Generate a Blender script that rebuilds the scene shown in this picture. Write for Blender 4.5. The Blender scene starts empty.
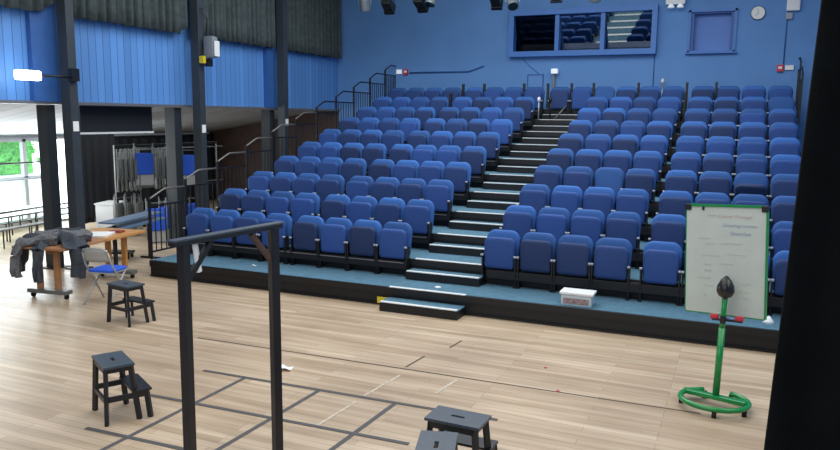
import bpy, bmesh, math, random
from mathutils import Vector, Matrix, Euler
random.seed(7)
C = bpy.context.scene.collection
PI = math.pi
R = math.radians

# ------------------------------------------------------------------ materials
def srgb(r, g, b):
    f = lambda c: (c/255/12.92) if c/255 <= .04045 else ((c/255+.055)/1.055)**2.4
    return (f(r), f(g), f(b), 1)

def mat(name, col, rough=.6, metal=0, noise=.0, scale=20, bump=0, bscale=200, rnd=0, emit=None, estr=1, spec=.5, coat=0):
    m = bpy.data.materials.new(name); m.use_nodes = True
    nt = m.node_tree; b = nt.nodes['Principled BSDF']
    c = srgb(*col)
    b.inputs['Base Color'].default_value = c
    b.inputs['Roughness'].default_value = rough
    b.inputs['Metallic'].default_value = metal
    b.inputs['Specular IOR Level'].default_value = spec
    b.inputs['Coat Weight'].default_value = coat
    last = None
    tc = nt.nodes.new('ShaderNodeTexCoord')
    if noise:
        n = nt.nodes.new('ShaderNodeTexNoise'); n.inputs['Scale'].default_value = scale; n.inputs['Detail'].default_value = 4
        nt.links.new(tc.outputs['Object'], n.inputs['Vector'])
        mr = nt.nodes.new('ShaderNodeMapRange'); mr.inputs['From Min'].default_value = .3; mr.inputs['From Max'].default_value = .7
        mr.inputs['To Min'].default_value = 1-noise; mr.inputs['To Max'].default_value = 1+noise
        nt.links.new(n.outputs['Fac'], mr.inputs['Value']); last = mr.outputs['Result']
    if rnd:
        oi = nt.nodes.new('ShaderNodeObjectInfo')
        mr = nt.nodes.new('ShaderNodeMapRange'); mr.inputs['To Min'].default_value = 1-rnd; mr.inputs['To Max'].default_value = 1+rnd
        nt.links.new(oi.outputs['Random'], mr.inputs['Value'])
        if last is None: last = mr.outputs['Result']
        else:
            mm = nt.nodes.new('ShaderNodeMath'); mm.operation = 'MULTIPLY'
            nt.links.new(last, mm.inputs[0]); nt.links.new(mr.outputs['Result'], mm.inputs[1]); last = mm.outputs[0]
    if last is not None:
        vm = nt.nodes.new('ShaderNodeVectorMath'); vm.operation = 'SCALE'
        vm.inputs[0].default_value = c[:3]; nt.links.new(last, vm.inputs['Scale'])
        nt.links.new(vm.outputs[0], b.inputs['Base Color'])
    if bump:
        n = nt.nodes.new('ShaderNodeTexNoise'); n.inputs['Scale'].default_value = bscale
        nt.links.new(tc.outputs['Object'], n.inputs['Vector'])
        bp = nt.nodes.new('ShaderNodeBump'); bp.inputs['Strength'].default_value = bump; bp.inputs['Distance'].default_value = .01
        nt.links.new(n.outputs['Fac'], bp.inputs['Height']); nt.links.new(bp.outputs[0], b.inputs['Normal'])
    if emit:
        b.inputs['Emission Color'].default_value = srgb(*emit); b.inputs['Emission Strength'].default_value = estr
    return m

M = {}
M['back_blue'] = mat('painted blue wall', (92, 140, 196), .7, noise=.05, scale=1.2, bump=.05, bscale=40)
M['trim_blue'] = mat('gloss blue trim', (62, 118, 190), .45, noise=.04, scale=6)
M['niche_blue'] = mat('flat blue infill', (98, 134, 198), .7, noise=.04, scale=3)
M['dark_blue'] = mat('deep blue timber', (48, 92, 156), .5, noise=.08, scale=6)
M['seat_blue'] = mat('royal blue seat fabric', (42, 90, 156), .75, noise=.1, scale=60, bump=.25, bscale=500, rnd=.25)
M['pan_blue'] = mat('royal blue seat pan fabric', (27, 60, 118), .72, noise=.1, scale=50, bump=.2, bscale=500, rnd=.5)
M['seat_dot'] = mat('pale seat number disc', (190, 200, 220), .4)
M['black'] = mat('black painted steel', (14, 15, 18), .45, noise=.15, scale=20)
M['black_riser'] = mat('black riser board', (13, 15, 18), .5, noise=.2, scale=8)
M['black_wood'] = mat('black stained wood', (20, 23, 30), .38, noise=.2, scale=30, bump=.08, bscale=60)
M['wood_top'] = mat('slate black top board', (60, 71, 82), .4, noise=.12, scale=30)  # slate tone for top boards, paler than the black wood
M['grey_cap'] = mat('grey hinge cap', (150, 155, 165), .35)
M['carpet'] = mat('teal blue carpet', (74, 112, 132), .95, noise=.14, scale=14, bump=.4, bscale=300)
M['nosing'] = mat('white stair nosing', (222, 226, 226), .45)
M['alu'] = mat('aluminium edge', (140, 140, 142), .35, metal=.6)
M['post'] = mat('dark grey steel column', (50, 58, 66), .5, noise=.12, scale=5)
M['post_black'] = mat('black steel column', (36, 43, 50), .55, noise=.12, scale=5)
M['drape'] = mat('black drape', (66, 76, 77), .95, noise=.25, scale=9, bump=.3, bscale=60)
M['drape_deep'] = mat('deep black stage curtain', (15, 18, 19), 1.0, noise=.2, scale=9, spec=.1, bump=.4, bscale=350)
M['white_metal'] = mat('white enamel', (225, 228, 228), .4)
M['rail_grey'] = mat('worn grey handrail', (120, 118, 112), .4, metal=.5)
M['white_paint'] = mat('white painted frame', (235, 238, 240), .5)
M['white_wall'] = mat('white lower wall', (240, 243, 246), .7, noise=.03, scale=4)
M['brown'] = mat('brown timber cladding', (78, 60, 54), .8, noise=.25, scale=3)
M['pine'] = mat('honey pine', (196, 142, 80), .45, noise=.12, scale=14)
M['red_wood'] = mat('reddish wood', (170, 122, 84), .5, noise=.12, scale=14)
M['cloth_dark'] = mat('charcoal cloth', (62, 68, 76), .95, noise=.25, scale=25, bump=.5, bscale=90)
M['cloth_mid'] = mat('mid grey cloth', (104, 106, 108), .95, noise=.25, scale=25, bump=.5, bscale=90)
M['paper'] = mat('white paper', (232, 234, 232), .8)
M['green'] = mat('green enamel', (16, 132, 62), .3, coat=.3)
M['board'] = mat('whiteboard surface', (190, 200, 194), .35, noise=.03, scale=6)
M['ink_red'] = mat('red ink', (186, 140, 146), .6)
M['ink_blue'] = mat('blue ink', (120, 142, 184), .6)
M['ink_grey'] = mat('faded grey ink', (160, 170, 168), .6)
M['plastic_black'] = mat('black plastic', (28, 30, 32), .3)
M['rubber'] = mat('black rubber', (20, 20, 20), .8)
M['red'] = mat('red plastic', (196, 52, 66), .4)
M['yellow'] = mat('yellow plastic', (214, 190, 40), .5)
M['tape'] = mat('dark floor tape', (76, 76, 78), .7, noise=.12, scale=30)
M['tape_pale'] = mat('pale worn tape', (186, 174, 156), .7, noise=.3, scale=40)
M['seam'] = mat('floor seam', (92, 82, 72), .8)
M['chair_grey'] = mat('grey chair enamel', (168, 170, 168), .35, metal=.2)
M['chair_blue'] = mat('bright blue chair pad', (34, 88, 204), .7, bump=.2, bscale=300)
M['frame_grey'] = mat('dull grey steel', (120, 124, 122), .4, metal=.4)
M['slab_blue'] = mat('blue grey laminate', (92, 116, 142), .4)
M['silver'] = mat('silver lamp housing', (150, 160, 164), .3, metal=.5)
M['lens'] = mat('dark lamp lens', (18, 42, 52), .12)
M['clock_face'] = mat('white clock face', (228, 230, 226), .5)
M['screen_black'] = mat('black bulkhead panel', (24, 28, 36), .6)
M['clear_box'] = mat('translucent box plastic', (190, 205, 210), .2)
M['box_mix'] = mat('mixed contents', (150, 128, 128), .7, noise=.5, scale=45)
M['leaf'] = mat('hedge leaves', (104, 176, 92), .8, noise=.45, scale=14)
M['ground_out'] = mat('pale paving outside', (228, 232, 228), .9, noise=.05, scale=3)
M['hang_ceil'] = mat('off white ceiling', (214, 218, 222), .8)
M['lamp_on'] = mat('lit lamp diffuser', (255, 255, 255), .4, emit=(235, 248, 255), estr=9)
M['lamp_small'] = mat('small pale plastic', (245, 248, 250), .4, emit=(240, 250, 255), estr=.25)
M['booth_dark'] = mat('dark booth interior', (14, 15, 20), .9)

# glass: real transmission for exterior windows, dark mirror-like pane for the booth
def glassmat(name, tint, rough=0, trans=.9):
    m = bpy.data.materials.new(name); m.use_nodes = True; nt = m.node_tree
    for n in list(nt.nodes): nt.nodes.remove(n)
    o = nt.nodes.new('ShaderNodeOutputMaterial'); mix = nt.nodes.new('ShaderNodeMixShader')
    t = nt.nodes.new('ShaderNodeBsdfTransparent'); g = nt.nodes.new('ShaderNodeBsdfGlossy')
    t.inputs[0].default_value = tint; g.inputs['Roughness'].default_value = rough
    g.inputs['Color'].default_value = (1, 1, 1, 1)
    mix.inputs[0].default_value = 1-trans
    nt.links.new(t.outputs[0], mix.inputs[1]); nt.links.new(g.outputs[0], mix.inputs[2]); nt.links.new(mix.outputs[0], o.inputs[0])
    return m
M['glass'] = glassmat('clear window glass', (.95, .98, .97, 1), 0, .93)
M['booth_glass'] = glassmat('booth glass', (.5, .5, .5, 1), .015, .68)
M['booth_glass_dull'] = glassmat('dull booth glass', (.3, .3, .3, 1), .05, .96)

# vertical plank panelling (planks run in z, repeat along y)
def panel_mat():
    m = mat('blue vertical board panelling', (66, 122, 200), .5)
    nt = m.node_tree; b = nt.nodes['Principled BSDF']
    tc = nt.nodes.new('ShaderNodeTexCoord'); sp = nt.nodes.new('ShaderNodeSeparateXYZ'); nt.links.new(tc.outputs['Object'], sp.inputs[0])
    mu = nt.nodes.new('ShaderNodeMath'); mu.operation = 'MULTIPLY'; mu.inputs[1].default_value = 1/.16; nt.links.new(sp.outputs['Y'], mu.inputs[0])
    fr = nt.nodes.new('ShaderNodeMath'); fr.operation = 'FRACT'; nt.links.new(mu.outputs[0], fr.inputs[0])
    fl = nt.nodes.new('ShaderNodeMath'); fl.operation = 'FLOOR'; nt.links.new(mu.outputs[0], fl.inputs[0])
    wn = nt.nodes.new('ShaderNodeTexWhiteNoise'); wn.noise_dimensions = '1D'; nt.links.new(fl.outputs[0], wn.inputs['W'])
    cr = nt.nodes.new('ShaderNodeValToRGB'); cr.color_ramp.elements[0].color = srgb(110, 140, 185); cr.color_ramp.elements[0].position = 0
    cr.color_ramp.elements[1].color = (1, 1, 1, 1); cr.color_ramp.elements[1].position = .09
    e = cr.color_ramp.elements.new(.06); e.color = srgb(150, 175, 210)
    nt.links.new(fr.outputs[0], cr.inputs[0])
    mr = nt.nodes.new('ShaderNodeMapRange'); mr.inputs['To Min'].default_value = .86; mr.inputs['To Max'].default_value = 1.1
    nt.links.new(wn.outputs['Value'], mr.inputs['Value'])
    vm = nt.nodes.new('ShaderNodeVectorMath'); vm.operation = 'SCALE'; vm.inputs[0].default_value = srgb(92, 146, 212)[:3]
    nt.links.new(mr.outputs[0], vm.inputs['Scale'])
    mx = nt.nodes.new('ShaderNodeVectorMath'); mx.operation = 'MULTIPLY'
    nt.links.new(vm.outputs[0], mx.inputs[0]); nt.links.new(cr.outputs[0], mx.inputs[1]); nt.links.new(mx.outputs[0], b.inputs['Base Color'])
    return m
M['panel'] = panel_mat()

def floor_mat():
    m = mat('worn maple strip floor', (196, 168, 134), .34)
    nt = m.node_tree; b = nt.nodes['Principled BSDF']
    tc = nt.nodes.new('ShaderNodeTexCoord')
    br = nt.nodes.new('ShaderNodeTexBrick')
    br.inputs['Scale'].default_value = 1; br.inputs['Brick Width'].default_value = 1.6; br.inputs['Row Height'].default_value = .085
    br.inputs['Mortar Size'].default_value = .0022; br.inputs['Mortar Smooth'].default_value = .3; br.inputs['Bias'].default_value = 0
    br.offset = .37; br.offset_frequency = 3
    br.inputs['Color1'].default_value = srgb(200, 181, 154); br.inputs['Color2'].default_value = srgb(180, 158, 130)
    br.inputs['Mortar'].default_value = srgb(140, 118, 94)
    nt.links.new(tc.outputs['Object'], br.inputs['Vector'])
    mp = nt.nodes.new('ShaderNodeMapping'); mp.inputs['Scale'].default_value = (.7, 9, 1); nt.links.new(tc.outputs['Object'], mp.inputs[0])
    n = nt.nodes.new('ShaderNodeTexNoise'); n.inputs['Scale'].default_value = 1; n.inputs['Detail'].default_value = 6; nt.links.new(mp.outputs[0], n.inputs['Vector'])
    cr = nt.nodes.new('ShaderNodeValToRGB'); cr.color_ramp.elements[0].position = .3; cr.color_ramp.elements[0].color = (.74, .72, .69, 1)
    cr.color_ramp.elements[1].position = .68; cr.color_ramp.elements[1].color = (1.08, 1.08, 1.1, 1)
    nt.links.new(n.outputs['Fac'], cr.inputs[0])
    mx = nt.nodes.new('ShaderNodeVectorMath'); mx.operation = 'MULTIPLY'; nt.links.new(br.outputs['Color'], mx.inputs[0]); nt.links.new(cr.outputs[0], mx.inputs[1])
    n2 = nt.nodes.new('ShaderNodeTexNoise'); n2.inputs['Scale'].default_value = .55; n2.inputs['Detail'].default_value = 5; nt.links.new(tc.outputs['Object'], n2.inputs['Vector'])
    c2 = nt.nodes.new('ShaderNodeValToRGB'); c2.color_ramp.elements[0].position = .35; c2.color_ramp.elements[0].color = (.86, .85, .85, 1)
    c2.color_ramp.elements[1].position = .6; c2.color_ramp.elements[1].color = (1.04, 1.04, 1.05, 1)
    nt.links.new(n2.outputs['Fac'], c2.inputs[0])
    m2 = nt.nodes.new('ShaderNodeVectorMath'); m2.operation = 'MULTIPLY'; nt.links.new(mx.outputs[0], m2.inputs[0]); nt.links.new(c2.outputs[0], m2.inputs[1])
    nt.links.new(m2.outputs[0], b.inputs['Base Color'])
    mr = nt.nodes.new('ShaderNodeMapRange'); mr.inputs['To Min'].default_value = .3; mr.inputs['To Max'].default_value = .5
    nt.links.new(n.outputs['Fac'], mr.inputs['Value']); nt.links.new(mr.outputs[0], b.inputs['Roughness'])
    return m
M['floor'] = floor_mat()

def tile_mat():
    m = mat('sloping board ceiling', (205, 210, 215), .7)
    nt = m.node_tree; b = nt.nodes['Principled BSDF']
    tc = nt.nodes.new('ShaderNodeTexCoord'); br = nt.nodes.new('ShaderNodeTexBrick')
    br.inputs['Scale'].default_value = 1; br.inputs['Brick Width'].default_value = 2.4; br.inputs['Row Height'].default_value = .4
    br.inputs['Mortar Size'].default_value = .012
    br.inputs['Color1'].default_value = srgb(186, 192, 200); br.inputs['Color2'].default_value = srgb(170, 176, 184); br.inputs['Mortar'].default_value = srgb(128, 134, 142)
    nt.links.new(tc.outputs['Object'], br.inputs['Vector']); nt.links.new(br.outputs['Color'], b.inputs['Base Color'])
    return m
M['lean_ceiling'] = tile_mat()

# ------------------------------------------------------------------ mesh helpers
class MB:
    def __init__(s): s.bm = bmesh.new(); s.mi = 0
    def _tag(s, faces):
        for f in faces: f.material_index = s.mi
    def box(s, c, d, rot=None, bev=0, M4=None):
        r = bmesh.ops.create_cube(s.bm, size=1)
        vs = r['verts']
        T = Matrix.Translation(c) @ (Euler(rot).to_matrix().to_4x4() if rot else Matrix()) @ Matrix.Diagonal((*d, 1))
        if M4 is not None: T = M4 @ T
        bmesh.ops.transform(s.bm, matrix=T, verts=vs)
        fs = list({f for v in vs for f in v.link_faces}); s._tag(fs)
        if bev:
            es = list({e for v in vs for e in v.link_edges})
            q = bmesh.ops.bevel(s.bm, geom=es, offset=bev, segments=2, affect='EDGES', profile=.7)
            s._tag(q['faces'])
        return s
    def bar(s, a, b, w, h=None, bev=0):
        """square section bar from a to b"""
        a, b = Vector(a), Vector(b); h = h or w
        d = b-a; L = d.length
        q = d.to_track_quat('Z', 'Y').to_matrix().to_4x4()
        return s.box((0, 0, 0), (w, h, L), bev=bev, M4=Matrix.Translation((a+b)/2) @ q)
    def tube(s, pts, r, n=10, closed=False, caps=True):
        pts = [Vector(p) for p in pts]; rings = []
        N = len(pts)
        rr = r if isinstance(r, (list, tuple)) else [r]*N
        prev = None
        for i, p in enumerate(pts):
            if closed: t = (pts[(i+1) % N]-pts[i-1]).normalized()
            else: t = (pts[min(i+1, N-1)]-pts[max(i-1, 0)]).normalized()
            if prev is None:
                u = t.orthogonal().normalized()
            else:
                u = (prev-t*prev.dot(t)); u = u.normalized() if u.length > 1e-6 else t.orthogonal().normalized()
            prev = u; v = t.cross(u)
            rings.append([s.bm.verts.new(p+rr[i]*(u*math.cos(2*PI*k/n)+v*math.sin(2*PI*k/n))) for k in range(n)])
        fs = []
        for i in range(N if closed else N-1):
            A, B = rings[i], rings[(i+1) % N]
            for k in range(n): fs.append(s.bm.faces.new((A[k], A[(k+1) % n], B[(k+1) % n], B[k])))
        if caps and not closed:
            fs.append(s.bm.faces.new(rings[0][::-1])); fs.append(s.bm.faces.new(rings[-1]))
        for f in fs: f.smooth = True
        s._tag(fs); return s
    def cyl(s, a, b, r, n=16, r2=None):
        return s.tube([a, b], [r, r2 if r2 is not None else r], n)
    def pad(s, w, h, rt, rb, d, bev, crown=0, M4=Matrix(), taper=0, n=6):
        """upholstered pad: rounded outline in x,z (z 0..h), thickness d in y, soft edges"""
        def loop(ins, y):
            W, H = w/2-ins, h-2*ins
            out = []
            for cx, cz, r, a0 in ((W, ins, rb, -90), (W, ins+H, rt, 0), (-W, ins+H, rt, 90), (-W, ins, rb, 180)):
                r = max(r-ins, .004)
                ox = cx-math.copysign(r, cx); oz = cz+(r if a0 in (-90, 180) else -r)
                for k in range(n+1):
                    a = R(a0+90*k/n)
                    x = ox+r*math.cos(a); z = oz+r*math.sin(a)
                    x *= 1-taper*(1-z/h)
                    z += crown*(1-(2*x/w)**2)*max(0, z/h)
                    out.append(s.bm.verts.new(M4 @ Vector((x, y, z))))
            return out
        ls = [loop(bev*2.2, -d/2-bev*.25), loop(bev, -d/2), loop(bev*.3, -d/2+bev*.3), loop(0, -d/2+bev), loop(0, d/2-bev), loop(bev*.3, d/2-bev*.3), loop(bev, d/2)]
        fs = []
        for A, B in zip(ls, ls[1:]):
            L = len(A)
            for k in range(L): fs.append(s.bm.faces.new((A[k], A[(k+1) % L], B[(k+1) % L], B[k])))
        fs.append(s.bm.faces.new(ls[0][::-1])); fs.append(s.bm.faces.new(ls[-1]))
        for f in fs: f.smooth = True
        s._tag(fs); return s
    def grid(s, f, nu, nv, smooth=True):
        vs = [[s.bm.verts.new(f(i/nu, j/nv)) for j in range(nv+1)] for i in range(nu+1)]
        fs = []
        for i in range(nu):
            for j in range(nv): fs.append(s.bm.faces.new((vs[i][j], vs[i+1][j], vs[i+1][j+1], vs[i][j+1])))
        for q in fs: q.smooth = smooth
        s._tag(fs); return s
    def lathe(s, prof, c=(0, 0, 0), n=24, M4=None):
        T = M4 if M4 is not None else Matrix.Translation(c)
        rings = [[s.bm.verts.new(T @ Vector((r*math.cos(2*PI*k/n), r*math.sin(2*PI*k/n), z))) for k in range(n)] for r, z in prof]
        fs = []
        for A, B in zip(rings, rings[1:]):
            for k in range(n): fs.append(s.bm.faces.new((A[k], A[(k+1) % n], B[(k+1) % n], B[k])))
        fs.append(s.bm.faces.new(rings[0][::-1])); fs.append(s.bm.faces.new(rings[-1]))
        for f in fs[:-2]: f.smooth = True
        s._tag(fs); return s
    def build(s, name, m, parent=None, loc=None, mats=None):
        bmesh.ops.recalc_face_normals(s.bm, faces=s.bm.faces)
        me = bpy.data.meshes.new(name); s.bm.to_mesh(me); s.bm.free()
        for x in (mats or [m]): me.materials.append(x)
        o = bpy.data.objects.new(name, me); C.objects.link(o)
        if parent: o.parent = parent
        if loc: o.location = loc
        return o

def tag(o, label, cat, group=None, kind=None):
    o['label'] = label; o['category'] = cat
    if group: o['group'] = group
    if kind: o['kind'] = kind
    return o
def thing(name, label, cat, loc=(0, 0, 0), rz=0, group=None):
    o = bpy.data.objects.new(name, None); C.objects.link(o); o.empty_display_size = .1
    o.location = loc; o.rotation_euler = (0, 0, rz)
    return tag(o, label, cat, group)
def struct(o, label=None, cat=None):
    o['kind'] = 'structure'
    if label: o['label'] = label
    if cat: o['category'] = cat
    return o
KIDS = {}
def kids(o):
    return [c for c in bpy.data.objects if c.parent == o]
def copy_tree(o, loc=None, rz=None, label=None, parent=None, ch=None):
    c = o.copy(); C.objects.link(c); c.parent = parent
    if loc is not None: c.location = loc
    if rz is not None: c.rotation_euler = (0, 0, rz)
    if label: c['label'] = label
    for k in (ch if ch is not None else kids(o)): copy_tree(k, parent=c)
    return c

# ------------------------------------------------------------------ camera (solved from the photograph)
cam = bpy.data.cameras.new('camera'); co = bpy.data.objects.new('camera', cam); C.objects.link(co)
rt, up, fw = Vector((.91705277, .39861188, .01108061)), Vector((-.06805192, .12906079, .98929887)), Vector((-.39291621, .90799333, -.14548186))
mt = Matrix((( rt.x, up.x, -fw.x), (rt.y, up.y, -fw.y), (rt.z, up.z, -fw.z))).to_4x4()
mt.translation = (2.0616, -9.7016, 2.581)
co.matrix_world = mt
cam.sensor_width = 36; cam.lens = 733.94/840*36; cam.clip_start = .05; cam.clip_end = 200
bpy.context.scene.camera = co

# ------------------------------------------------------------------ room shell
TILT = 18.5
XW, YB, XF, CEIL = -8.3, 8.4, -12.8, 7.0
XR, YF = 5.2, -14.0
LOW = 2.76
struct(MB().box(((XF+XR)/2, (YB+YF)/2, -.06), (XR-XF, YB-YF, .12)).build('floor', M['floor']), 'worn pale maple strip stage floor', 'floor')
struct(MB().box(((XW+XR)/2, (YB+YF)/2, CEIL+.05), (XR-XW, YB-YF, .1)).build('ceiling', M['post']), 'dark hall ceiling', 'ceiling')
# back wall with the window opening (x -3.27..0.1, z 4.2..5.05)
wb = MB()
def wall_back_pieces(mb, holes, x0, x1, z0, z1, y, t):
    xs = sorted({x0, x1, *[h[0] for h in holes], *[h[1] for h in holes]})
    for a, b in zip(xs, xs[1:]):
        hs = [h for h in holes if h[0] <= a+1e-6 and h[1] >= b-1e-6]
        if not hs: mb.box(((a+b)/2, y, (z0+z1)/2), (b-a, t, z1-z0))
        else:
            h = hs[0]
            mb.box(((a+b)/2, y, (z0+h[2])/2), (b-a, t, h[2]-z0)); mb.box(((a+b)/2, y, (h[3]+z1)/2), (b-a, t, z1-h[3]))
wall_back_pieces(wb, [(-3.29, .06, 4.2, 5.06), (.86, 1.75, 4.13, 4.98)], XW, XR, 0, CEIL, YB+.1, .2)
struct(wb.build('wall_back', M['back_blue']), 'painted blue rear wall of the hall', 'wall')
struct(MB().box((XR+.05, (YB+YF)/2, CEIL/2), (.1, YB-YF, CEIL)).build('wall_right', M['back_blue']))
struct(MB().box(((XF+XR)/2, YF-.05, CEIL/2), (XR-XF, .1, CEIL)).build('wall_front', M['back_blue']))
struct(MB().box((XW-.05, (YB+YF)/2, (LOW+CEIL)/2), (.1, YB-YF, CEIL-LOW)).build('wall_left', M['panel']), 'blue vertical board panelling above the side aisle', 'wall')
struct(MB().box((XW-.02, (YB+YF)/2, LOW-.015), (.2, YB-YF, .05)).build('trim_1', M['alu']))
# lean-to side aisle
struct(MB().box((XW-.01, 0, 0), (.01, .01, .01)).build('trim_2', M['alu'])) if False else None
lc = MB(); lc.grid(lambda u, v: Vector((XW-.1+u*(XF-XW+.1), YF+v*(YB-YF), 2.82+u*(2.06-2.82))), 1, 1, False)
o = lc.build('ceiling_side_aisle', M['lean_ceiling']); struct(o, 'white sloping boarded ceiling of the side aisle', 'ceiling')
so = o.modifiers.new('s', 'SOLIDIFY'); so.thickness = .08; so.offset = -1
struct(MB().box(((XF+XW)/2, YB+.1, 1.45), (XW-XF, .2, 2.9)).build('wall_side_aisle_end', M['brown']), 'brown timber wall at the far end of the side aisle', 'wall')
# far (outer) wall of side aisle with windows and a doorway
wf = MB()
def wall_x_pieces(mb, holes, y0, y1, z0, z1, x, t):
    ys = sorted({y0, y1, *[h[0] for h in holes], *[h[1] for h in holes]})
    for a, b in zip(ys, ys[1:]):
        hs = [h for h in holes if h[0] <= a+1e-6 and h[1] >= b-1e-6]
        if not hs: mb.box((x, (a+b)/2, (z0+z1)/2), (t, b-a, z1-z0))
        else:
            h = hs[0]
            if h[2] > z0: mb.box((x, (a+b)/2, (z0+h[2])/2), (t, b-a, h[2]-z0))
            if h[3] < z1: mb.box((x, (a+b)/2, (h[3]+z1)/2), (t, b-a, z1-h[3]))
WINS = [(-1.6, .35, .1, 2.0), (.5, 2.62, .1, 2.0)]
wall_x_pieces(wf, WINS+[(2.8, 3.35, 0.02, 2.0)], YF, YB, 0, 2.3, XF-.06, .12)
struct(wf.build('wall_side_aisle', M['white_wall']), 'bright white window wall of the side aisle', 'wall')
for i, (a, b, z0, z1) in enumerate(WINS):
    w = thing('window_%d' % (i+1), 'white framed window looking onto a green hedge', 'window', (XF, (a+b)/2, z0)); struct(w)
    h = z1-z0; L = b-a; f = MB()
    for zz in (.03, 1.02, h-.03): f.box((0, 0, zz), (.1, L, .07))
    for yy in (-L/2+.03, L/2-.03, .21*L): f.box((0, yy, h/2), (.1, .09, h))
    f.box((.04, 0, 1.0), (.16, L+.1, .04))
    struct(f.build('window_frame', M['white_paint'], w)); struct(MB().box((0, 0, h/2), (.01, L-.06, h-.06)).build('pane', M['glass'], w))
d = thing('door_1', 'open glazed doorway flooded with daylight', 'door', (XF, 3.075, 0)); struct(d)
f = MB()
for yy in (-.29, .29): f.box((0, yy, 1.0), (.12, .06, 2.0))
f.box((0, 0, 2.0), (.12, .64, .06)); struct(f.build('door_frame', M['white_paint'], d))
# outside
o = MB().box((-18, 1, -.08), (10, 24, .1)).build('ground_outside', M['ground_out']); struct(o)
hb = MB()
for k in range(1500):
    y = random.uniform(-4.5, 4.5); z = random.uniform(1.25, 3.6); x = -15.45+random.uniform(-.3, .3); s = random.uniform(.09, .2)
    a = Vector((random.uniform(-1, 1), random.uniform(-1, 1), random.uniform(-1, 1))).normalized()
    b = a.orthogonal().normalized(); P = Vector((x, y, z))
    vs = [hb.bm.verts.new(P+q) for q in (a*s, b*s*.5, -a*s, -b*s*.5)]
    hb.bm.faces.new(vs)
hb.box((-15.7, -.1, 2.3), (.4, 9.0, 2.66))
tag(hb.build('hedge', M['leaf']), 'green leafy hedge outside the side aisle windows', 'hedge', kind='stuff')

tag(MB().box((-15.6, 0, .48), (.6, 9, .96)).build('garden_wall', M['ground_out']), 'low white garden wall under the hedge outside', 'garden wall')
# pilasters, columns
def pil(y, w, z0, z1, m, n): struct(MB().box((XW+.05, y, (z0+z1)/2), (.1, w, z1-z0)).build(n, m))
for i, (y, w) in enumerate([(-1.1, .5), (5.05, .3)]): pil(y, w, LOW, CEIL, M['dark_blue'], 'trim_%d' % (i+3))
def column(x, y, w, z1, lab, m, name='steel_column', pl=None):
    t = thing(name, lab, 'column', (x, y, 0), group='columns along the side aisle')
    MB().box((0, 0, z1/2), (w, w*.8, z1), bev=.008).build('shaft', m, t)
    MB().box((0, 0, .01), (w+.12, w+.1, .02)).build('base_plate', M['black'], t)
    if pl:
        MB().box((w/2+.004, 0, pl), (.008, w*.55, .16)).build('notice', M['paper'], t)
    return t
c1 = column(-8.0, -.86, .2, CEIL-.02, 'full-height dark column carrying the lit lamp', M['post'], pl=2.37)
c2 = column(-8.0, 2.27, .2, CEIL-.02, 'full-height dark column carrying the grey loudspeaker', M['post'], pl=2.3)
c3 = column(-8.0, 5.25, .2, CEIL-.02, 'full-height dark column nearest the rear seats', M['post'], pl=2.42)
column(-8.42, -.98, .22, LOW-.05, 'short dark column under blue panelling in front of the windows', M['post_black'])
column(-8.42, 1.98, .25, LOW-.05, 'short dark column under blue panelling beside the hanging blue chairs', M['post_black'])
column(-8.42, 5.22, .25, LOW-.05, 'short dark column under blue panelling behind the stepped guard rails', M['post_black'])

# black bulkhead panel
t = thing('roller_screen', 'black rectangular screen hanging under the blue panelling', 'screen', (-8.62, .7, 2.22))
MB().box((0, 0, .27), (.1, 1.72, .5)).build('panel', M['screen_black'], t)
MB().box((.01, 0, .01), (.1, 1.76, .035)).build('bottom_bar', M['white_metal'], t)
MB().box((.01, 0, .51), (.12, 1.76, .045)).build('top_rail', M['frame_grey'], t)
# black drape by the doorway, and a dark sheet behind the trolleys
def curtain(name, x0, y0, x1, y1, zt, zb, amp, waves, m, lab, nu=90, nv=14, lift=None, ph=0, lean=0, calm=False):
    L = math.hypot(x1-x0, y1-y0); nx, ny = -(y1-y0)/L, (x1-x0)/L
    sd = random.random()*10
    def f(u, v):
        a = amp*(math.sin(2*PI*waves*u+ph+.6*math.sin(7*u+sd))+.35*math.sin(2*PI*waves*2.3*u+sd))*(.55+.45*v)
        z = zt+(zb-zt)*v
        if calm: a *= min(1, u*12)
        if lift: z += lift(u)*v
        return Vector((x0+(x1-x0)*u+nx*a+lean*(z-1.87), y0+(y1-y0)*u+ny*a, z))
    b = MB().grid(f, nu, nv)
    o = b.build(name, m); md = o.modifiers.new('s', 'SOLIDIFY'); md.thickness = .012
    return tag(o, lab, 'curtain')
curtain('dark_hanging', -12.35, 4.1, -12.5, 8.2, 2.02, .05, .03, 12, M['screen_black'], 'added dark sheet darkening the outer aisle wall behind the chair trolleys')  # sheet added to darken the white wall behind the trolleys
curtain('dark_hanging', -11.4, 1.98, -11.4, 3.3, 2.2, .12, .03, 6, M['screen_black'], 'black floor-length drape beside the bright doorway')

# high black curtains on the left wall
G4 = 4.12
hem = lambda u: .035*abs(math.sin(u*34))
for y0, y1, lab, lf, w in [
    (-4.6, -.95, 'high black curtain swagged up left of the lamp column', lambda u: .03*abs(math.sin(u*40))+.22*max(0, (u-.9)/.1)**2, 16),
    (-.75, 2.12, 'high black curtain between the lamp column and the loudspeaker column', lambda u: hem(u)+.2*max(0, (u-.9)/.1)**2, 14),
    (2.35, 5.1, 'high black curtain just right of the loudspeaker column', hem, 15),
    (5.4, 8.2, 'high black curtain nearest the rear wall', hem, 15)]:
    o = curtain('high_curtain', -8.12, y0, -8.12, y1, CEIL-.05, G4, .055, w, M['drape'], lab, 160, 10, lf)
    o['group'] = 'high black curtains'
    if y0 < -4: o['label'] = lab
# black stage curtain close on the right
o = curtain('stage_curtain', 2.157, -8.0, 4.9, -7.6, CEIL-.05, .02, .035, 11, M['drape_deep'], 'tall black stage curtain at the right edge of the stage', 160, 10, ph=.4, lean=.037, calm=True)

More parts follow.
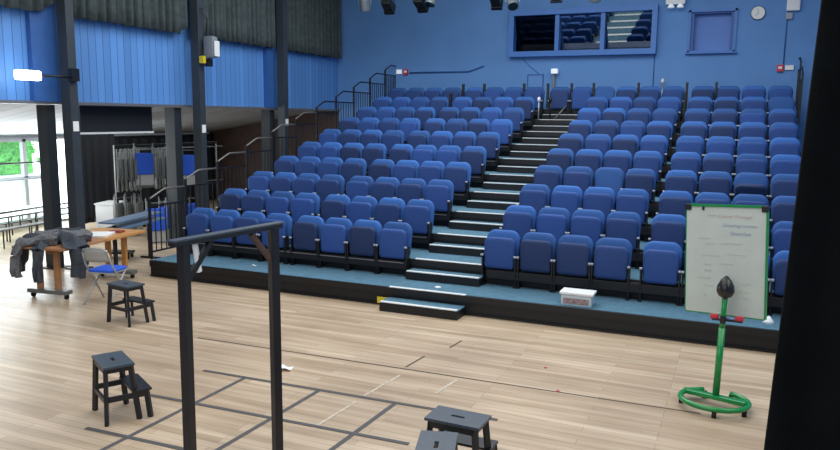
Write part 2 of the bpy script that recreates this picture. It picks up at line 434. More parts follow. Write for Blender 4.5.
# ------------------------------------------------------------------ raked seating stand
D, H, Z1 = .85, .2543, .516
XL, XRT = -2.238, -1.124
BX0, BX1 = -6.5, 3.06
stand = thing('seating_stand', 'black raked seating stand with teal carpeted decks and a central stair', 'seating stand', (0, 0, 0))
def tier(y0, y1, z, x0=BX0, x1=BX1, zlow=0, name='tier', nos=None, edge=True, front=None):
    b = MB(); b.box(((x0+x1)/2, (y0+y1)/2+.006, (z-.02+zlow)/2), (x1-x0, y1-y0-.012, z-.02-zlow))
    t = b.build(name, M['black_riser'], stand)
    MB().box(((x0+x1)/2, (y0+y1)/2+.01, z-.012), (x1-x0-.01, y1-y0-.02, .024)).build('carpet', M['carpet'], t)
    if edge:
        MB().box(((x0+x1)/2, y0+.012, z-.05), (x1-x0+.01, .045, .1), bev=.006).build('edge_beam', M['black'], t)
    if nos:
        MB().box(((nos[0]+nos[1])/2, y0+.022, z+.004), (nos[1]-nos[0], .055, .012)).build('nosing', M['nosing'], t)
    return t
tier(-.812, -.0, .262, zlow=0, nos=(XL, XRT))
for k in range(10):
    y0 = k*D; y1 = (k+1)*D if k < 9 else YB-.01
    tr = tier(y0, y1, Z1+k*H, nos=(XL+.03, XRT) if k < 9 else None)
    for a_, b_ in ((BX0+.12, XL-.06), (XRT+.06, BX1-.05)):
        MB().box(((a_+b_)/2, y0-.065, Z1+k*H-.085), (b_-a_, .12, .12), bev=.006).build('seat_beam', M['black'], tr)
    MB().box(((BX0+XL)/2, y0-.13, Z1+k*H-.05), (XL-BX0-.2, .008, .012)).build('edge_strip', M['alu'], tr)
def step(y0, y1, z, zl, x0=XL, x1=XRT):
    b = MB().box(((x0+x1)/2, (y0+y1)/2, (z+zl)/2-.006), (x1-x0, y1-y0, z-zl-.012))
    s = b.build('step', M['black_riser'], stand)
    MB().box(((x0+x1)/2, (y0+y1)/2+.01, z-.006), (x1-x0, y1-y0-.02, .014)).build('carpet', M['carpet'], s)
    MB().box(((x0+x1)/2, y0+.024, z+.004), (x1-x0-.02, .055, .012)).build('nosing', M['nosing'], s)
step(-1.11, -.815, .1234, 0)
step(-.263, -.002, .262+.1175, .262)
for k in range(9): step(k*D+.587, (k+1)*D-.002, Z1+k*H+.1175, Z1+k*H)
# fascia grooves on the platform front
for zz, hh in ((.17, .012), (.02, .02)):
    MB().box(((BX0+BX1)/2, -.818, zz), (BX1-BX0, .02, hh)).build('fascia_rail', M['black'], stand)
MB().box((-2.33, -.83, .07), (.16, .012, .09)).build('yellow_plate', M['yellow'], stand)

# seats
seat = thing('theatre_seat', '', 'theatre seat', group='blue tip-up theatre seats')
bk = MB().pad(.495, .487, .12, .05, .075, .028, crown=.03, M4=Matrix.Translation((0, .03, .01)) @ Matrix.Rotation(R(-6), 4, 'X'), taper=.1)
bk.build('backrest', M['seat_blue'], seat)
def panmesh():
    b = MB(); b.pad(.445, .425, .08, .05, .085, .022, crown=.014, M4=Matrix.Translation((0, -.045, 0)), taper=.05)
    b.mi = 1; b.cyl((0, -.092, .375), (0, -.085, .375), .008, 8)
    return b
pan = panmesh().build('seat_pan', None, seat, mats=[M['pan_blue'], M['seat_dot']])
pan.location = (0, -.045, 0.0)
def sideframe(sx):
    b = MB(); x = sx*.235
    b.box((x, -.085, .045), (.022, .12, .27), bev=.006)
    b.box((x, -.07, -.17), (.022, .05, .16))
    b.box((x, -.08, -.24), (.045, .12, .02))
    b.box((x, -.115, .17), (.032, .1, .05), bev=.014)
    return b
for sx in (-1, 1):
    f = sideframe(sx).build('side_frame', M['black'], seat)
    MB().cyl((sx*.235-.018, -.155, .185), (sx*.235+.018, -.155, .185), .017, 12).build('hinge_cap', M['grey_cap'], f)
def armfin():
    b = MB(); b.box((0, .03, .31), (.05, .08, .58), bev=.015); return b
SEATKIDS = kids(seat)
words = ['first', 'second', 'third', 'fourth', 'fifth', 'sixth', 'seventh', 'eighth', 'ninth', 'tenth']
LX = [-6.12, -5.62, -5.12, -4.62, -4.03, -3.53, -3.03, -2.53]
RX = [-.89, -.38, .12, .62, 1.24, 1.745, 2.25, 2.76]
protos = False
def put_seat(x, k, lab, down=0):
    global protos
    loc = (x, k*D, Z1+k*H)
    if not protos:
        s = seat; s.location = loc; s['label'] = lab; protos = True
    else: s = copy_tree(seat, loc, 0, lab, ch=SEATKIDS)
    if down:
        for c in s.children_recursive if False else [c for c in bpy.data.objects if c.parent == s and c.name.startswith('seat_pan')]:
            c.rotation_euler = (R(down), 0, 0)
            c.location = (0, -.05, .02)
    return s
downs = {(3, 'R', 2): 80, (9, 'R', 0): 60, (3, 'R', 6): 32, (8, 'R', 7): 80}
for k in range(10):
    rw = ('front row' if k == 0 else 'back row' if k == 9 else words[k]+' row from front')
    for side, xs in (('L', LX), ('R', RX)):
        for i, x in enumerate(xs):
            n = 7-i if side == 'L' else i
            bank = 'left bank' if side == 'L' else 'right bank'
            pos = words[n]+' seat from the stairs'
            dn = downs.get((k, side, i), 0)
            lab = 'blue seat%s, %s, %s, %s' % (' tipped down' if dn else ', tip-up', rw, bank, pos)
            put_seat(x, k, lab, dn)
put_seat(-1.9, 9, 'blue tip-up theatre seat, left one of the pair heading the stairs', 0)
put_seat(-1.385, 9, 'blue tip-up theatre seat, right one of the pair heading the stairs', 0)
# raised armrests showing above the last rows
fin = armfin().build('raised_armrest', M['black'])
fins = [(9, -4.33, 'beside the fourth seat from the left'), (9, -3.78, 'beside the fifth seat from the left'), (9, -3.28+.5, 'beside the seventh seat from the left'), (9, -2.2, 'left of the pair above the stairs'),
        (9, -1.64, 'between the pair above the stairs'), (9, -1.13, 'right of the pair above the stairs'), (9, -.13, 'right of the second seat after the stairs'), (9, .9, 'in the wide gap of the right bank'),
        (9, 1.5, 'right of the gap in the right bank'), (8, -4.33, 'in the gap of the left bank, ninth row'), (8, .93, 'in the gap of the right bank, ninth row')]
for i, (k, x, l) in enumerate(fins):
    o = fin if i == 0 else fin.copy()
    if i: C.objects.link(o)
    o.location = (x, k*D+.0, Z1+k*H+.001)
    tag(o, 'raised black armrest standing between seats, '+('back row, ' if k == 9 else '')+l, 'armrest', 'raised black armrests')

# stepped guard rails, left side
def guard(lab, j, X, last=False):
    zj = .262+H*j; y0 = -.74+D*j
    t = thing('guard_rail', lab, 'railing', (X, y0, zj), group='stepped guard rails')
    L = D-.03 if not last else .72
    MB().tube([(0, .012, .98), (0, .06, 1.0), (0, .3, 1.1), (0, .36, 1.115), (0, L, 1.115)], .016, 8).build('handrail', M['rail_grey'] if j < 6 else M['black'], t)
    MB().box((0, 0, .49), (.035, .035, .98)).build('post', M['black'], t)
    MB().bar((0, 0, .86), (0, L, .86), .025).build('rail', M['black'], t)
    MB().bar((0, 0, .12), (0, L, .12), .025).build('rail', M['black'], t)
    n = 7
    for i in range(1, n):
        y = L*i/n
        MB().box((0, y, .49), (.014, .014, .74)).build('baluster', M['black'], t)
    if last: MB().box((0, L, .56), (.035, .035, 1.12)).build('post', M['black'], t)
    return t
for j in range(11):
    guard('black stepped guard rail section left of the seats, '+(('%s from the floor' % words[j]) if j < 10 else 'topmost, against the rear wall'), j, -6.53, j == 10)
for j in (9, 10):
    guard('black guard rail section at the right end of the seats, '+('second from the wall' if j == 9 else 'against the wall'), j, 3.1, j == 10)

# ------------------------------------------------------------------ control booth window
t = thing('window_3', 'three-pane control booth window high on the blue rear wall', 'window', (-1.615, YB, 4.63)); struct(t)
f = MB(); W2, H2 = 1.75, .52
for zz in (-.49, .49): f.box((0, -.05, zz), (3.5, .26, .13), bev=.01)
for xx in (-1.69, 1.69): f.box((xx, -.05, 0), (.12, .256, .98))
for xx in (-.565, .52): f.box((xx, -.02, 0), (.1, .22, .9))

struct(f.build('window_frame', M['trim_blue'], t))
for a, b, nm in ((-1.67, -.615, 'pane'), (-.515, .47, 'pane'), (.57, 1.67, 'pane')):
    o = MB().box((0, 0, 0), (b-a, .008, .93)).build(nm, M['booth_glass_dull' if a < -1 else 'booth_glass'], t); o.location = ((a+b)/2, .06, 0); o.rotation_euler = (R(TILT), 0, 0); struct(o)
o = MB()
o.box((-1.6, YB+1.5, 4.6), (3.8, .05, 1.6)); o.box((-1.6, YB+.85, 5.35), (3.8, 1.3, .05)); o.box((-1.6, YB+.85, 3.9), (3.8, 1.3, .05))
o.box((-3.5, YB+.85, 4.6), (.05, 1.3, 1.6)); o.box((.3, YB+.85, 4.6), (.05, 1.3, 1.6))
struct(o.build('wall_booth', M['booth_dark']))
tag(MB().box((-1.15, YB+.55, 3.98), (.5, .3, .1), bev=.02).box((-1.7, YB+.5, 3.97), (.3, .3, .08), bev=.02).build('mixing_desk', M['plastic_black']), 'dark equipment behind the middle booth pane', 'mixing desk') if False else None
# blocked window niche
t = thing('window_4', 'blocked blue window recess right of the control booth', 'window', (1.305, YB, 4.555)); struct(t)
f = MB()
for zz in (-.45, .45): f.box((0, 0, zz), (1.04, .1, .05))
for xx in (-.48, .48): f.box((xx, 0, 0), (.05, .1, .95))
f.box((0, -.05, -.475), (1.08, .1, .03)); struct(f.build('window_frame', M['trim_blue'], t))
struct(MB().box((0, .17, 0), (.9, .03, .9)).build('infill_panel', M['niche_blue'], t))
struct(MB().box((.455-.04, .08, -.03), (.06, .15, .84)).box((-.455+.04, .08, -.03), (.06, .15, .84)).box((0, .08, .415), (.9, .15, .05)).build('reveal', M['dark_blue'], t))
# low access hatch
t = thing('wall_hatch', 'small blue access hatch low on the rear wall beneath the booth', 'hatch', (-2.7, YB-.012, 3.3))
MB().box((0, 0, 0), (.36, .02, .66)).build('door', M['back_blue'], t)
b = MB()
for xx in (-.19, .19): b.box((xx, 0, 0), (.025, .035, .7))
b.box((0, 0, .345), (.4, .035, .03)); b.build('frame', M['dark_blue'], t)
# clock
t = thing('wall_clock', 'round white clock high on the blue rear wall', 'clock', (2.22, YB, 4.91))
rx = Matrix.Rotation(R(90), 4, 'X')
MB().lathe([(.15, 0), (.15, .035), (.13, .045)], M4=rx).build('case', M['frame_grey'], t)
MB().lathe([(.135, .036), (.135, .048)], M4=rx).build('face', M['clock_face'], t)
MB().bar((0, -.052, 0), (-.05, -.052, -.055), .01, .004).build('hour_hand', M['rubber'], t)
MB().bar((0, -.054, 0), (-.01, -.054, .1), .007, .004).build('minute_hand', M['rubber'], t)
# boxes right of the clock
tag(MB().box((2.9, YB-.05, 5.05), (.26, .1, .26), bev=.03).build('alarm_sounder', M['white_metal']), 'large white square sounder box right of the clock', 'alarm')
tag(MB().box((2.84, YB-.03, 4.82), (.13, .06, .14), bev=.015).build('junction_box', M['grey_cap']), 'small pale box under the white sounder box', 'box')
t = thing('fire_call_point', 'red fire call point low on the right of the rear wall', 'call point', (2.74, YB, 3.72))
MB().box((0, -.03, 0), (.13, .06, .15), bev=.01).build('housing', M['red'], t); MB().box((0, -.062, .01), (.07, .006, .05)).build('glass_plate', M['paper'], t)
tag(MB().box((2.92, YB-.02, 3.73), (.17, .04, .1), bev=.008).build('sign_plate', M['paper']), 'small white notice beside the right-hand red call point', 'sign')
tag(MB().tube([(2.8, YB-.015, 3.8), (2.8, YB-.015, 5.6)], .012, 6).build('cable_conduit', M['dark_blue']), 'thin dark cable running down the rear wall to the call point', 'cable')
tag(MB().tube([(.1, YB-.015, 3.3), (.1, YB-.015, 4.05)], .01, 6).build('cable_conduit', M['dark_blue']), 'thin cable running down below the right end of the booth window', 'cable')
tag(MB().tube([(-3.05, YB-.012, 4.05), (-2.85, YB-.012, 3.85), (-2.6, YB-.012, 3.66)], .008, 6).build('cable_conduit', M['dark_blue']), 'thin slanting cable between the booth window and the hatch', 'cable')
t = thing('fire_call_point', 'red fire call point on the rear wall above the left bank', 'call point', (-6.22, YB, 3.76))
MB().box((0, -.03, 0), (.12, .06, .15), bev=.01).build('housing', M['red'], t); MB().box((0, -.062, .01), (.07, .006, .05)).build('glass_plate', M['paper'], t)
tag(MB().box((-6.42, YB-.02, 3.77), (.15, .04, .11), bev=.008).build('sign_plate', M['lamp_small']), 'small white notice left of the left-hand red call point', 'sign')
tag(MB().tube([(-6.12, YB-.03, 3.74), (-4.45, YB-.03, 3.75), (-4.05, YB-.03, 3.88)], .017, 8).build('wall_handrail', M['dark_blue']), 'dark blue pipe along the rear wall from the red call point', 'pipe')
# small white lamp on the rear wall
t = thing('aisle_lamp', 'small white lamp on a bracket at the head of the stairs', 'lamp', (-2.2, YB, 3.2))
MB().box((0, -.12, .52), (.16, .12, .12), bev=.02).build('lamp_head', M['lamp_small'], t)
MB().box((-.03, -.05, .22), (.05, .05, .55)).build('bracket', M['frame_grey'], t)
# small rear lamp sticks
for x, y, k, l in ((.33, 8.2, 9, 'slim white lamp standing behind the back row, right bank'), (-2.17, 6.75, 8, 'slim white lamp on a stick at the top left of the stairs'), (-1.98, 7.05, 8, 'slim black lamp on a stick near the top of the stairs')):
    t = thing('stick_lamp', l, 'lamp', (x, y, Z1+k*H))
    hh = .42 if k == 8 else .62
    MB().cyl((0, 0, 0), (0, 0, hh), .016, 8).build('stem', M['silver'] if 'white' in l else M['black'], t)
    MB().lathe([(.02, hh-.02), (.04, hh+.02), (.035, hh+.07), (.01, hh+.09)], n=12).build('lamp_head', M['white_metal'] if 'white' in l else M['black'], t)
tag(MB().tube([(-1.93, 7.3, 2.56), (-1.66, 7.6, 2.98)], .018, 8).build('grab_rail', M['rail_grey']), 'short slanting grey grab rail at the top of the stairs', 'rail')
# twin emergency light
t = thing('emergency_light', 'white twin-spot emergency light right of the booth window', 'emergency light', (.5, YB-.12, 5.22))
MB().box((0, .03, .12), (.42, .16, .36), bev=.02).build('housing', M['white_metal'], t)
for xx in (-.09, .11): MB().lathe([(.03, 0), (.075, -.06), (.07, -.085)], M4=Matrix.Translation((xx, -.02, -.05))).build('spot_lamp', M['lamp_small'], t)

# ------------------------------------------------------------------ stage spotlights
tag(MB().tube([(-7.6, 6.5, 5.62), (1.2, 6.5, 5.62)], .03, 10).build('lighting_bar', M['black']), 'black overhead pipe carrying the spotlights', 'pipe')
def spot(x, z, lab, m, tilt=35, rz=0, kind=0, sc=1.0):
    t = thing('stage_spotlight', lab, 'spotlight', (x, 6.5, z), rz, 'spotlights on the overhead bar')
    T = Matrix.Rotation(R(tilt), 4, 'X') @ Matrix.Diagonal((sc, sc, sc, 1))
    if kind == 0:
        MB().lathe([(.05, .24), (.09, .2), (.12, .1), (.125, -.12), (.13, -.14)], M4=T).build('housing', m, t)
        MB().lathe([(.112, -.13), (.112, -.145)], M4=T).build('lens', M['lens'], t)
    else:
        b = MB(); b.box((0, 0, .04), (.22, .2, .3), bev=.02, M4=T); b.build('housing', m, t)
        b = MB(); b.box((0, 0, -.15), (.25, .24, .1), bev=.01, M4=T); b.build('barn_door', M['plastic_black'], t)
        MB().lathe([(.085, -.2), (.085, -.21)], M4=T).build('lens', M['lens'], t)
    b = MB(); dz = 5.6-z
    for sx in (-1, 1): b.bar((sx*.15, 0, 0), (sx*.15, 0, .22), .012, .035)
    b.bar((-.156, 0, .22), (.156, 0, .22), .012, .035); b.bar((0, 0, .22), (0, 0, dz), .03)
    b.build('yoke', m if kind == 0 else M['black'], t)
spot(-6.46, 5.26, 'silver can spotlight, leftmost on the overhead bar', M['silver'], 30, .2)
spot(-5.84, 5.2, 'black boxy spotlight, second from left on the overhead bar', M['plastic_black'], 60, .1, 1)
spot(-5.42, 5.46, 'silver can spotlight set high between two black ones', M['silver'], 20, -.2)
spot(-4.99, 5.2, 'black boxy spotlight, fourth from left on the overhead bar', M['plastic_black'], 60, -.1, 1)
spot(-4.72, 5.28, 'silver can spotlight tucked behind a black one', M['silver'], -25, -.4)
spot(-3.16, 5.18, 'black boxy spotlight left of the booth window', M['plastic_black'], 60, .1, 1)
spot(-2.78, 5.12, 'bright silver can spotlight above the left booth pane', M['silver'], -40, .5)
spot(-1.83, 5.24, 'black boxy spotlight above the middle booth pane', M['plastic_black'], 75, 0, 1)
spot(-.97, 5.2, 'can spotlight with a teal lens above the right booth pane', M['silver'], 45, .1)
spot(.75, 5.36, 'black boxy spotlight beyond the emergency light', M['plastic_black'], 70, .1, 1)

# ------------------------------------------------------------------ lamp and speaker on columns
t = thing('wall_lamp', 'glowing rectangular lamp on an arm off the left column', 'lamp', (-7.86, -.86, 3.15))
b = MB(); b.tube([(0, 0, 0), (0, -.65, 0)], .018, 8); b.box((0, -.02, .04), (.1, .14, .2)); b.build('arm', M['plastic_black'], t)
MB().box((0, -.86, -.01), (.09, .42, .15), bev=.04).build('lamp_head', M['lamp_on'], t)
t = thing('loudspeaker', 'grey loudspeaker mounted on the second full-height column', 'loudspeaker', (-7.74, 2.3, 3.66))
MB().box((0, .06, .25), (.24, .2, .44), bev=.085).build('cabinet', mat('mid grey speaker shell', (120, 128, 136), .4), t)
MB().box((.135, .08, .22), (.02, .15, .3), bev=.01).build('grille', M['clock_face'], t)
MB().tube([(-.1, .05, .48), (-.1, .1, .8), (-.12, -.05, 1.0)], .012, 6).build('cable', M['plastic_black'], t)
MB().box((-.08, -.1, .0), (.1, .08, .14)).build('yellow_box', M['yellow'], t)
MB().box((-.06, .06, -.05), (.12, .12, .16), bev=.02).build('bracket', M['plastic_black'], t)

# ------------------------------------------------------------------ timber frame in the foreground
ft = thing('timber_frame', 'freestanding black timber goalpost frame near the camera', 'frame', (0, 0, 0))
Lp, Rp = Vector((-1.115, -6.115, 1.79)), Vector((-1.01, -5.29, 1.79))
Lf, Rf = Vector((-1.115, -6.12, 0)), Vector((-1.0, -5.295, 0))
dv = (Rp-Lp).normalized()
MB().bar(Lf, Lp-Vector((0, 0, .012)), .058, .062, bev=.004).build('post', M['black_wood'], ft)
MB().bar(Rf, Rp-Vector((0, 0, .012)), .062, .066, bev=.004).build('post', M['black_wood'], ft)
b = MB(); b.bar(Lp-dv*.09-Vector((0, 0, .008)), Rp+dv*.07-Vector((0, 0, .008)), .066, .028); b.build('top_beam', M['black_wood'], ft)
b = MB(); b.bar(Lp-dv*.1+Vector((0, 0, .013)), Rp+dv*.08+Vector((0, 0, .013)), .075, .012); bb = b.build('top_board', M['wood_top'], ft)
for a, sgn in ((Lp, 1), (Rp, -1)):
    MB().bar(a+dv*sgn*.03-Vector((0, 0, .25)), a+dv*sgn*.23-Vector((0, 0, .03)), .03, .035).build('brace', M['black_wood'] if sgn > 0 else M['brown'], ft)
for P, n in ((Lf, 0), (Rf, 1)):
    MB().box((P.x, P.y, .006), (.1, .1, .012), bev=.002).build('foot', M['black_wood'], ft)
MB().grid(lambda u, v: Lp+dv*(.07+.06*u+.03*v)+Vector((.01*math.sin(5*u), 0, -.02-.2*v)), 4, 5).build('torn_paper', M['paper'], ft)

# ------------------------------------------------------------------ step stools
st = thing('step_stool', '', 'step stool', group='black two-step stools')
def topboard(w, d, z, slot):
    b = MB(); t_ = .02; sl, sw = slot
    b.box((0, (d/2+sw/2)/2+.0, z), (w, d/2-sw/2, t_)); b.box((0, -(d/2+sw/2)/2, z), (w, d/2-sw/2, t_))
    b.box(((w/2+sl/2)/2, 0, z), (w/2-sl/2, sw, t_)); b.box((-(w/2+sl/2)/2, 0, z), (w/2-sl/2, sw, t_))
    return b
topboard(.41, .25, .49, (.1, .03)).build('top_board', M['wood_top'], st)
for sx in (-1, 1):
    MB().bar((sx*.205, -.12, 0), (sx*.165, -.1, .48), .03, .04).build('leg', M['black_wood'], st)
    MB().bar((sx*.205, .145, 0), (sx*.165, .1, .48), .03, .04).build('leg', M['black_wood'], st)
    MB().bar((sx*.215, .235, 0), (sx*.195, .215, .24), .03, .04).build('leg', M['black_wood'], st)
    MB().bar((sx*.192, -.11, .215), (sx*.2, .225, .215), .022, .045).build('side_rail', M['black_wood'], st)
    MB().bar((sx*.165, -.1, .455), (sx*.165, .1, .455), .02, .04).build('top_rail', M['black_wood'], st)
MB().box((0, .175, .25), (.43, .16, .02), bev=.003).build('lower_step', M['black_wood'], st)
for c_, d_ in (((0, -.105, .455), (.32, .02, .045)), ((0, .105, .455), (.32, .02, .045)), ((0, -.113, .2), (.36, .02, .04))): MB().box(c_, d_).build('cross_rail', M['black_wood'], st)
sk = kids(st)
st.location = (-2.745, -5.19, 0); st.rotation_euler = (0, 0, R(-30)); st['label'] = 'black two-step stool standing alone left of the timber frame'
for x, y, rz, l in ((-4.82, -2.98, -9, 'black two-step stool beside the blue-seated folding chair'), (.37, -5.08, -2, 'black two-step stool at bottom centre, lower step showing behind it'), (.40, -5.56, 106, 'black stool top cut by the bottom edge, nearest the camera')):
    copy_tree(st, (x, y, 0), R(rz), l, ch=sk)

# ------------------------------------------------------------------ green flip chart stand
t = thing('flipchart_stand', 'mobile whiteboard on a green pole with a ring base', 'whiteboard', (2.0, -2.68, 0))
ring = []
for i in range(33):
    a = R(62-312*i/32)
    ring.append((.0+.29*math.cos(a), -.12+.25*math.sin(a), .075))
b = MB(); b.tube([(p[0]-.0, p[1], p[2]) for p in ring], .024, 10); b.build('ring_base', M['green'], t)
MB().box((.0, -.04, .075), (.56, .075, .04), rot=(0, 0, R(-14)), bev=.012).build('crossbar', M['green'], t)
for a in (60, 108, 178, -88, -25):
    x, y = .0+.28*math.cos(R(a)), -.12+.24*math.sin(R(a))
    w = MB().cyl((x-.02, y, .032), (x+.02, y, .032), .036, 14).build('castor', M['rubber'], t)
MB().tube([(.01, -.03, .08), (.022, 0, .72)], .031, 12).build('pole', M['green'], t)
MB().tube([(.02, 0, .6), (.03, .01, 1.1)], .025, 12).build('upper_pole', M['green'], t)
MB().lathe([(.03, 1.06), (.06, 1.08), (.078, 1.12), (.072, 1.17), (.047, 1.22), (.012, 1.26)], c=(.028, .0, -.06), n=20).build('clamp_cone', M['plastic_black'], t)
MB().box((.024, .0, .8), (.05, .06, .07), bev=.01).build('collar', M['plastic_black'], t)
b = MB(); b.box((.06, .04, .785), (.26, .06, .014), bev=.004); tray = b.build('pen_tray', M['plastic_black'], t)
for i, (dx, m_) in enumerate(((-.03, 'red'), (.18, 'red'))):
    tag(MB().box((1.98+dx, -2.64, .81), (.075, .05, .04), bev=.015).build('board_eraser', M[m_]), 'small red eraser on the whiteboard tray, '+('left' if i == 0 else 'right')+' one', 'eraser', 'red erasers on the tray')
tag(MB().cyl((2.05, -2.65, .803), (2.12, -2.65, .803), .011, 8).build('marker_pen', M['ink_blue']), 'blue marker pen lying on the whiteboard tray', 'pen')
# board
bd = bpy.data.objects.new('board_pivot', None)
bo = MB(); bw, bh = .71, 1.0
brd = bo.box((0, 0, 0), (bw, .022, bh), bev=.004).build('writing_board', M['board'], t)
brd.location = (.005, .17, 1.305); brd.rotation_euler = (R(-1), R(-3.2), R(-17))
b = MB()
b.box((0, -.004, bh/2+.008), (bw-.04, .034, .022)); b.box((bw/2+.004, -.002, 0), (.016, .032, bh)); b.box((-bw/2-.003, .004, 0), (.01, .03, bh)); b.box((0, .004, -bh/2-.003), (bw, .03, .01))
b.build('board_frame', M['green'], brd)
for sx in (-1, 1): MB().box((sx*(bw/2-.015), -.004, bh/2-.01), (.06, .04, .06), bev=.012).build('corner_clip', M['plastic_black'], brd)
MB().box((-.2, -.014, bh/2-.02), (.02, .014, .035), bev=.003).build('magnet', M['plastic_black'], brd)
def writing(txt, x, z, size, m, sh=.25):
    c = bpy.data.curves.new('writing', 'FONT'); c.body = txt; c.size = size; c.shear = sh; c.extrude = .0005; c.offset = -.0006
    c.materials.append(m)
    tmp = bpy.data.objects.new('tmp', c); C.objects.link(tmp)
    dg = bpy.context.evaluated_depsgraph_get(); me = bpy.data.meshes.new_from_object(tmp.evaluated_get(dg)); bpy.data.objects.remove(tmp)
    me.materials.clear(); me.materials.append(m)
    o = bpy.data.objects.new('writing', me); C.objects.link(o); o.parent = brd; o.location = (x, -.0125, z); o.rotation_euler = (R(90), 0, 0)
    return o
writing('How', -.17, .405, .04, M['ink_grey']); writing('Colour Through', -.07, .395, .045, M['ink_red'])
writing('Drawings comes', -.03, .315, .045, M['ink_blue']); writing('Sketches', .04, .24, .052, M['ink_blue'])
def squig(x, z, w, a, s):
    rr = random.Random(s); pts = []
    n = int(w/.008)
    for i in range(n): pts.append((x+i*w/n, -.0125, z+a*rr.uniform(-1, 1)-.04*i/n*0))
    return pts
b = MB(); k = 0
for x, z, w, a in [(-.26, .2, .12, .012), (-.2, .15, .1, .014), (-.05, .16, .22, .01), (-.24, .05, .06, .02), (-.16, .04, .12, .008), (.02, .06, .2, .006), (-.22, -.04, .1, .012),
                   (-.2, -.1, .08, .015), (-.05, -.03, .15, .006), (-.27, -.17, .14, .01), (-.2, -.24, .1, .012), (.16, -.2, .1, .012), (.14, -.27, .12, .012), (.16, -.33, .1, .012), (-.2, -.33, .03, .02), (.15, -.43, .09, .008)]:
    k += 1; MB().tube(squig(x*.9, z, w*.9, a, k), .0011, 4).build('note_line', M['ink_grey'], brd)

# plastic box on platform
t = thing('storage_box', 'translucent plastic storage box on the carpeted front platform', 'box', (.31, -.6, .262))
MB().box((0, 0, .07), (.38, .24, .14), bev=.012).build('tub', M['clear_box'], t)
MB().box((0, 0, .155), (.42, .27, .03), bev=.01).build('lid', M['white_metal'], t)
MB().box((-.0, -.123, .06), (.32, .006, .07)).build('contents', M['box_mix'], t)
tag(MB().lathe([(.045, 0), (.045, .012), (.02, .02)], c=(-1.62, -.55, .263), n=16).build('door_stop', M['white_metal']), 'small white disc lying on the platform carpet', 'disc')
def scrap(x, y, z, s, lab, m='paper', rz=0):
    b = MB().grid(lambda u, v: Vector(((u-.5)*s, (v-.5)*s*.8, .004+.03*s/.14*math.sin(2.5*u+1.3*v)**2)), 6, 6)
    o = b.build('paper_scrap', M[m]); o.location = (x, y, z); o.rotation_euler = (0, 0, rz); tag(o, lab, 'paper')
    md = o.modifiers.new('s', 'SOLIDIFY'); md.thickness = .003
scrap(-2.08, -3.6, 0, .16, 'crumpled white paper scrap on the stage floor', rz=.3)
scrap(-4.75, -.45, .262, .07, 'tiny white scrap on the platform carpet, left end')
b = MB(); b.lathe([(.07, 0), (.05, .03), (.012, .08)], n=10); o = b.build('paper_cone', M['paper']); o.location = (2.5, -.5, .262); tag(o, 'white folded paper on the platform right of the whiteboard', 'paper')

# ------------------------------------------------------------------ floor tape
def strip(a, b, w, m, lab, z=.0015, g='dark tape lines on the stage floor'):
    a, b = Vector((*a, z)), Vector((*b, z))
    d = (b-a).normalized(); n = Vector((-d.y, d.x, 0))*w/2
    bm = MB(); vs = [bm.bm.verts.new(p) for p in (a-n, b-n, b+n, a+n)]; bm.bm.faces.new(vs)
    r = bmesh.ops.extrude_face_region(bm.bm, geom=bm.bm.faces[:])
    bmesh.ops.translate(bm.bm, vec=(0, 0, .0015), verts=[v for v in r['geom'] if isinstance(v, bmesh.types.BMVert)])
    o = bm.build('floor_tape', m); tag(o, lab, 'tape', g); return o
T = M['tape']
strip((-2.32, -6.3), (-2.29, -3.95), .044, T, 'dark tape line running upstage, leftmost of three')
strip((-1.535, -6.0), (-1.45, -3.96), .044, T, 'dark tape line running upstage, middle of three')
strip((-.72, -5.3), (-.66, -3.95), .044, T, 'dark tape line running upstage, rightmost of three', z=.0018)
strip((-2.8, -3.98), (.3, -3.9), .044, T, 'long dark tape line across the stage, farthest of the grid', z=.0032)
strip((-2.81, -4.72), (-.2, -4.65), .044, T, 'dark tape line across the stage, middle of the grid', z=.0032)
strip((-2.75, -5.5), (-.9, -5.45), .044, T, 'dark tape line across the stage, nearest the camera', z=.0032)
strip((-3.6, -3.12), (1.9, -3.0), .02, M['seam'], 'long thin dark seam across the stage floor')
P_ = M['tape_pale']
strip((-1.0, -3.9), (-.93, -3.25), .03, P_, 'faint pale tape mark left of centre stage', g='pale worn tape marks')
strip((-1.05, -4.7), (-1.0, -4.05), .03, P_, 'faint pale tape mark inside the tape grid', g='pale worn tape marks')
strip((-.42, -3.55), (-.36, -3.12), .035, P_, 'pale worn tape mark just before the seam', g='pale worn tape marks')
strip((-.98, -3.0), (-.94, -2.6), .022, M['seam'], 'short brown mark just beyond the seam', g='pale worn tape marks')
strip((-.8, -2.2), (-.77, -1.9), .022, M['seam'], 'short brown mark near the low step', g='pale worn tape marks')
for x, y in ((.62, -3.0), (.35, -2.4)):
    o = MB().lathe([(.018, 0), (.018, .004)], n=8).build('red_speck', M['red']); o.location = (x, y, .001)
    tag(o, 'tiny red speck on the stage floor, '+('nearer' if y < -2.5 else 'farther')+' one', 'speck', 'red specks')

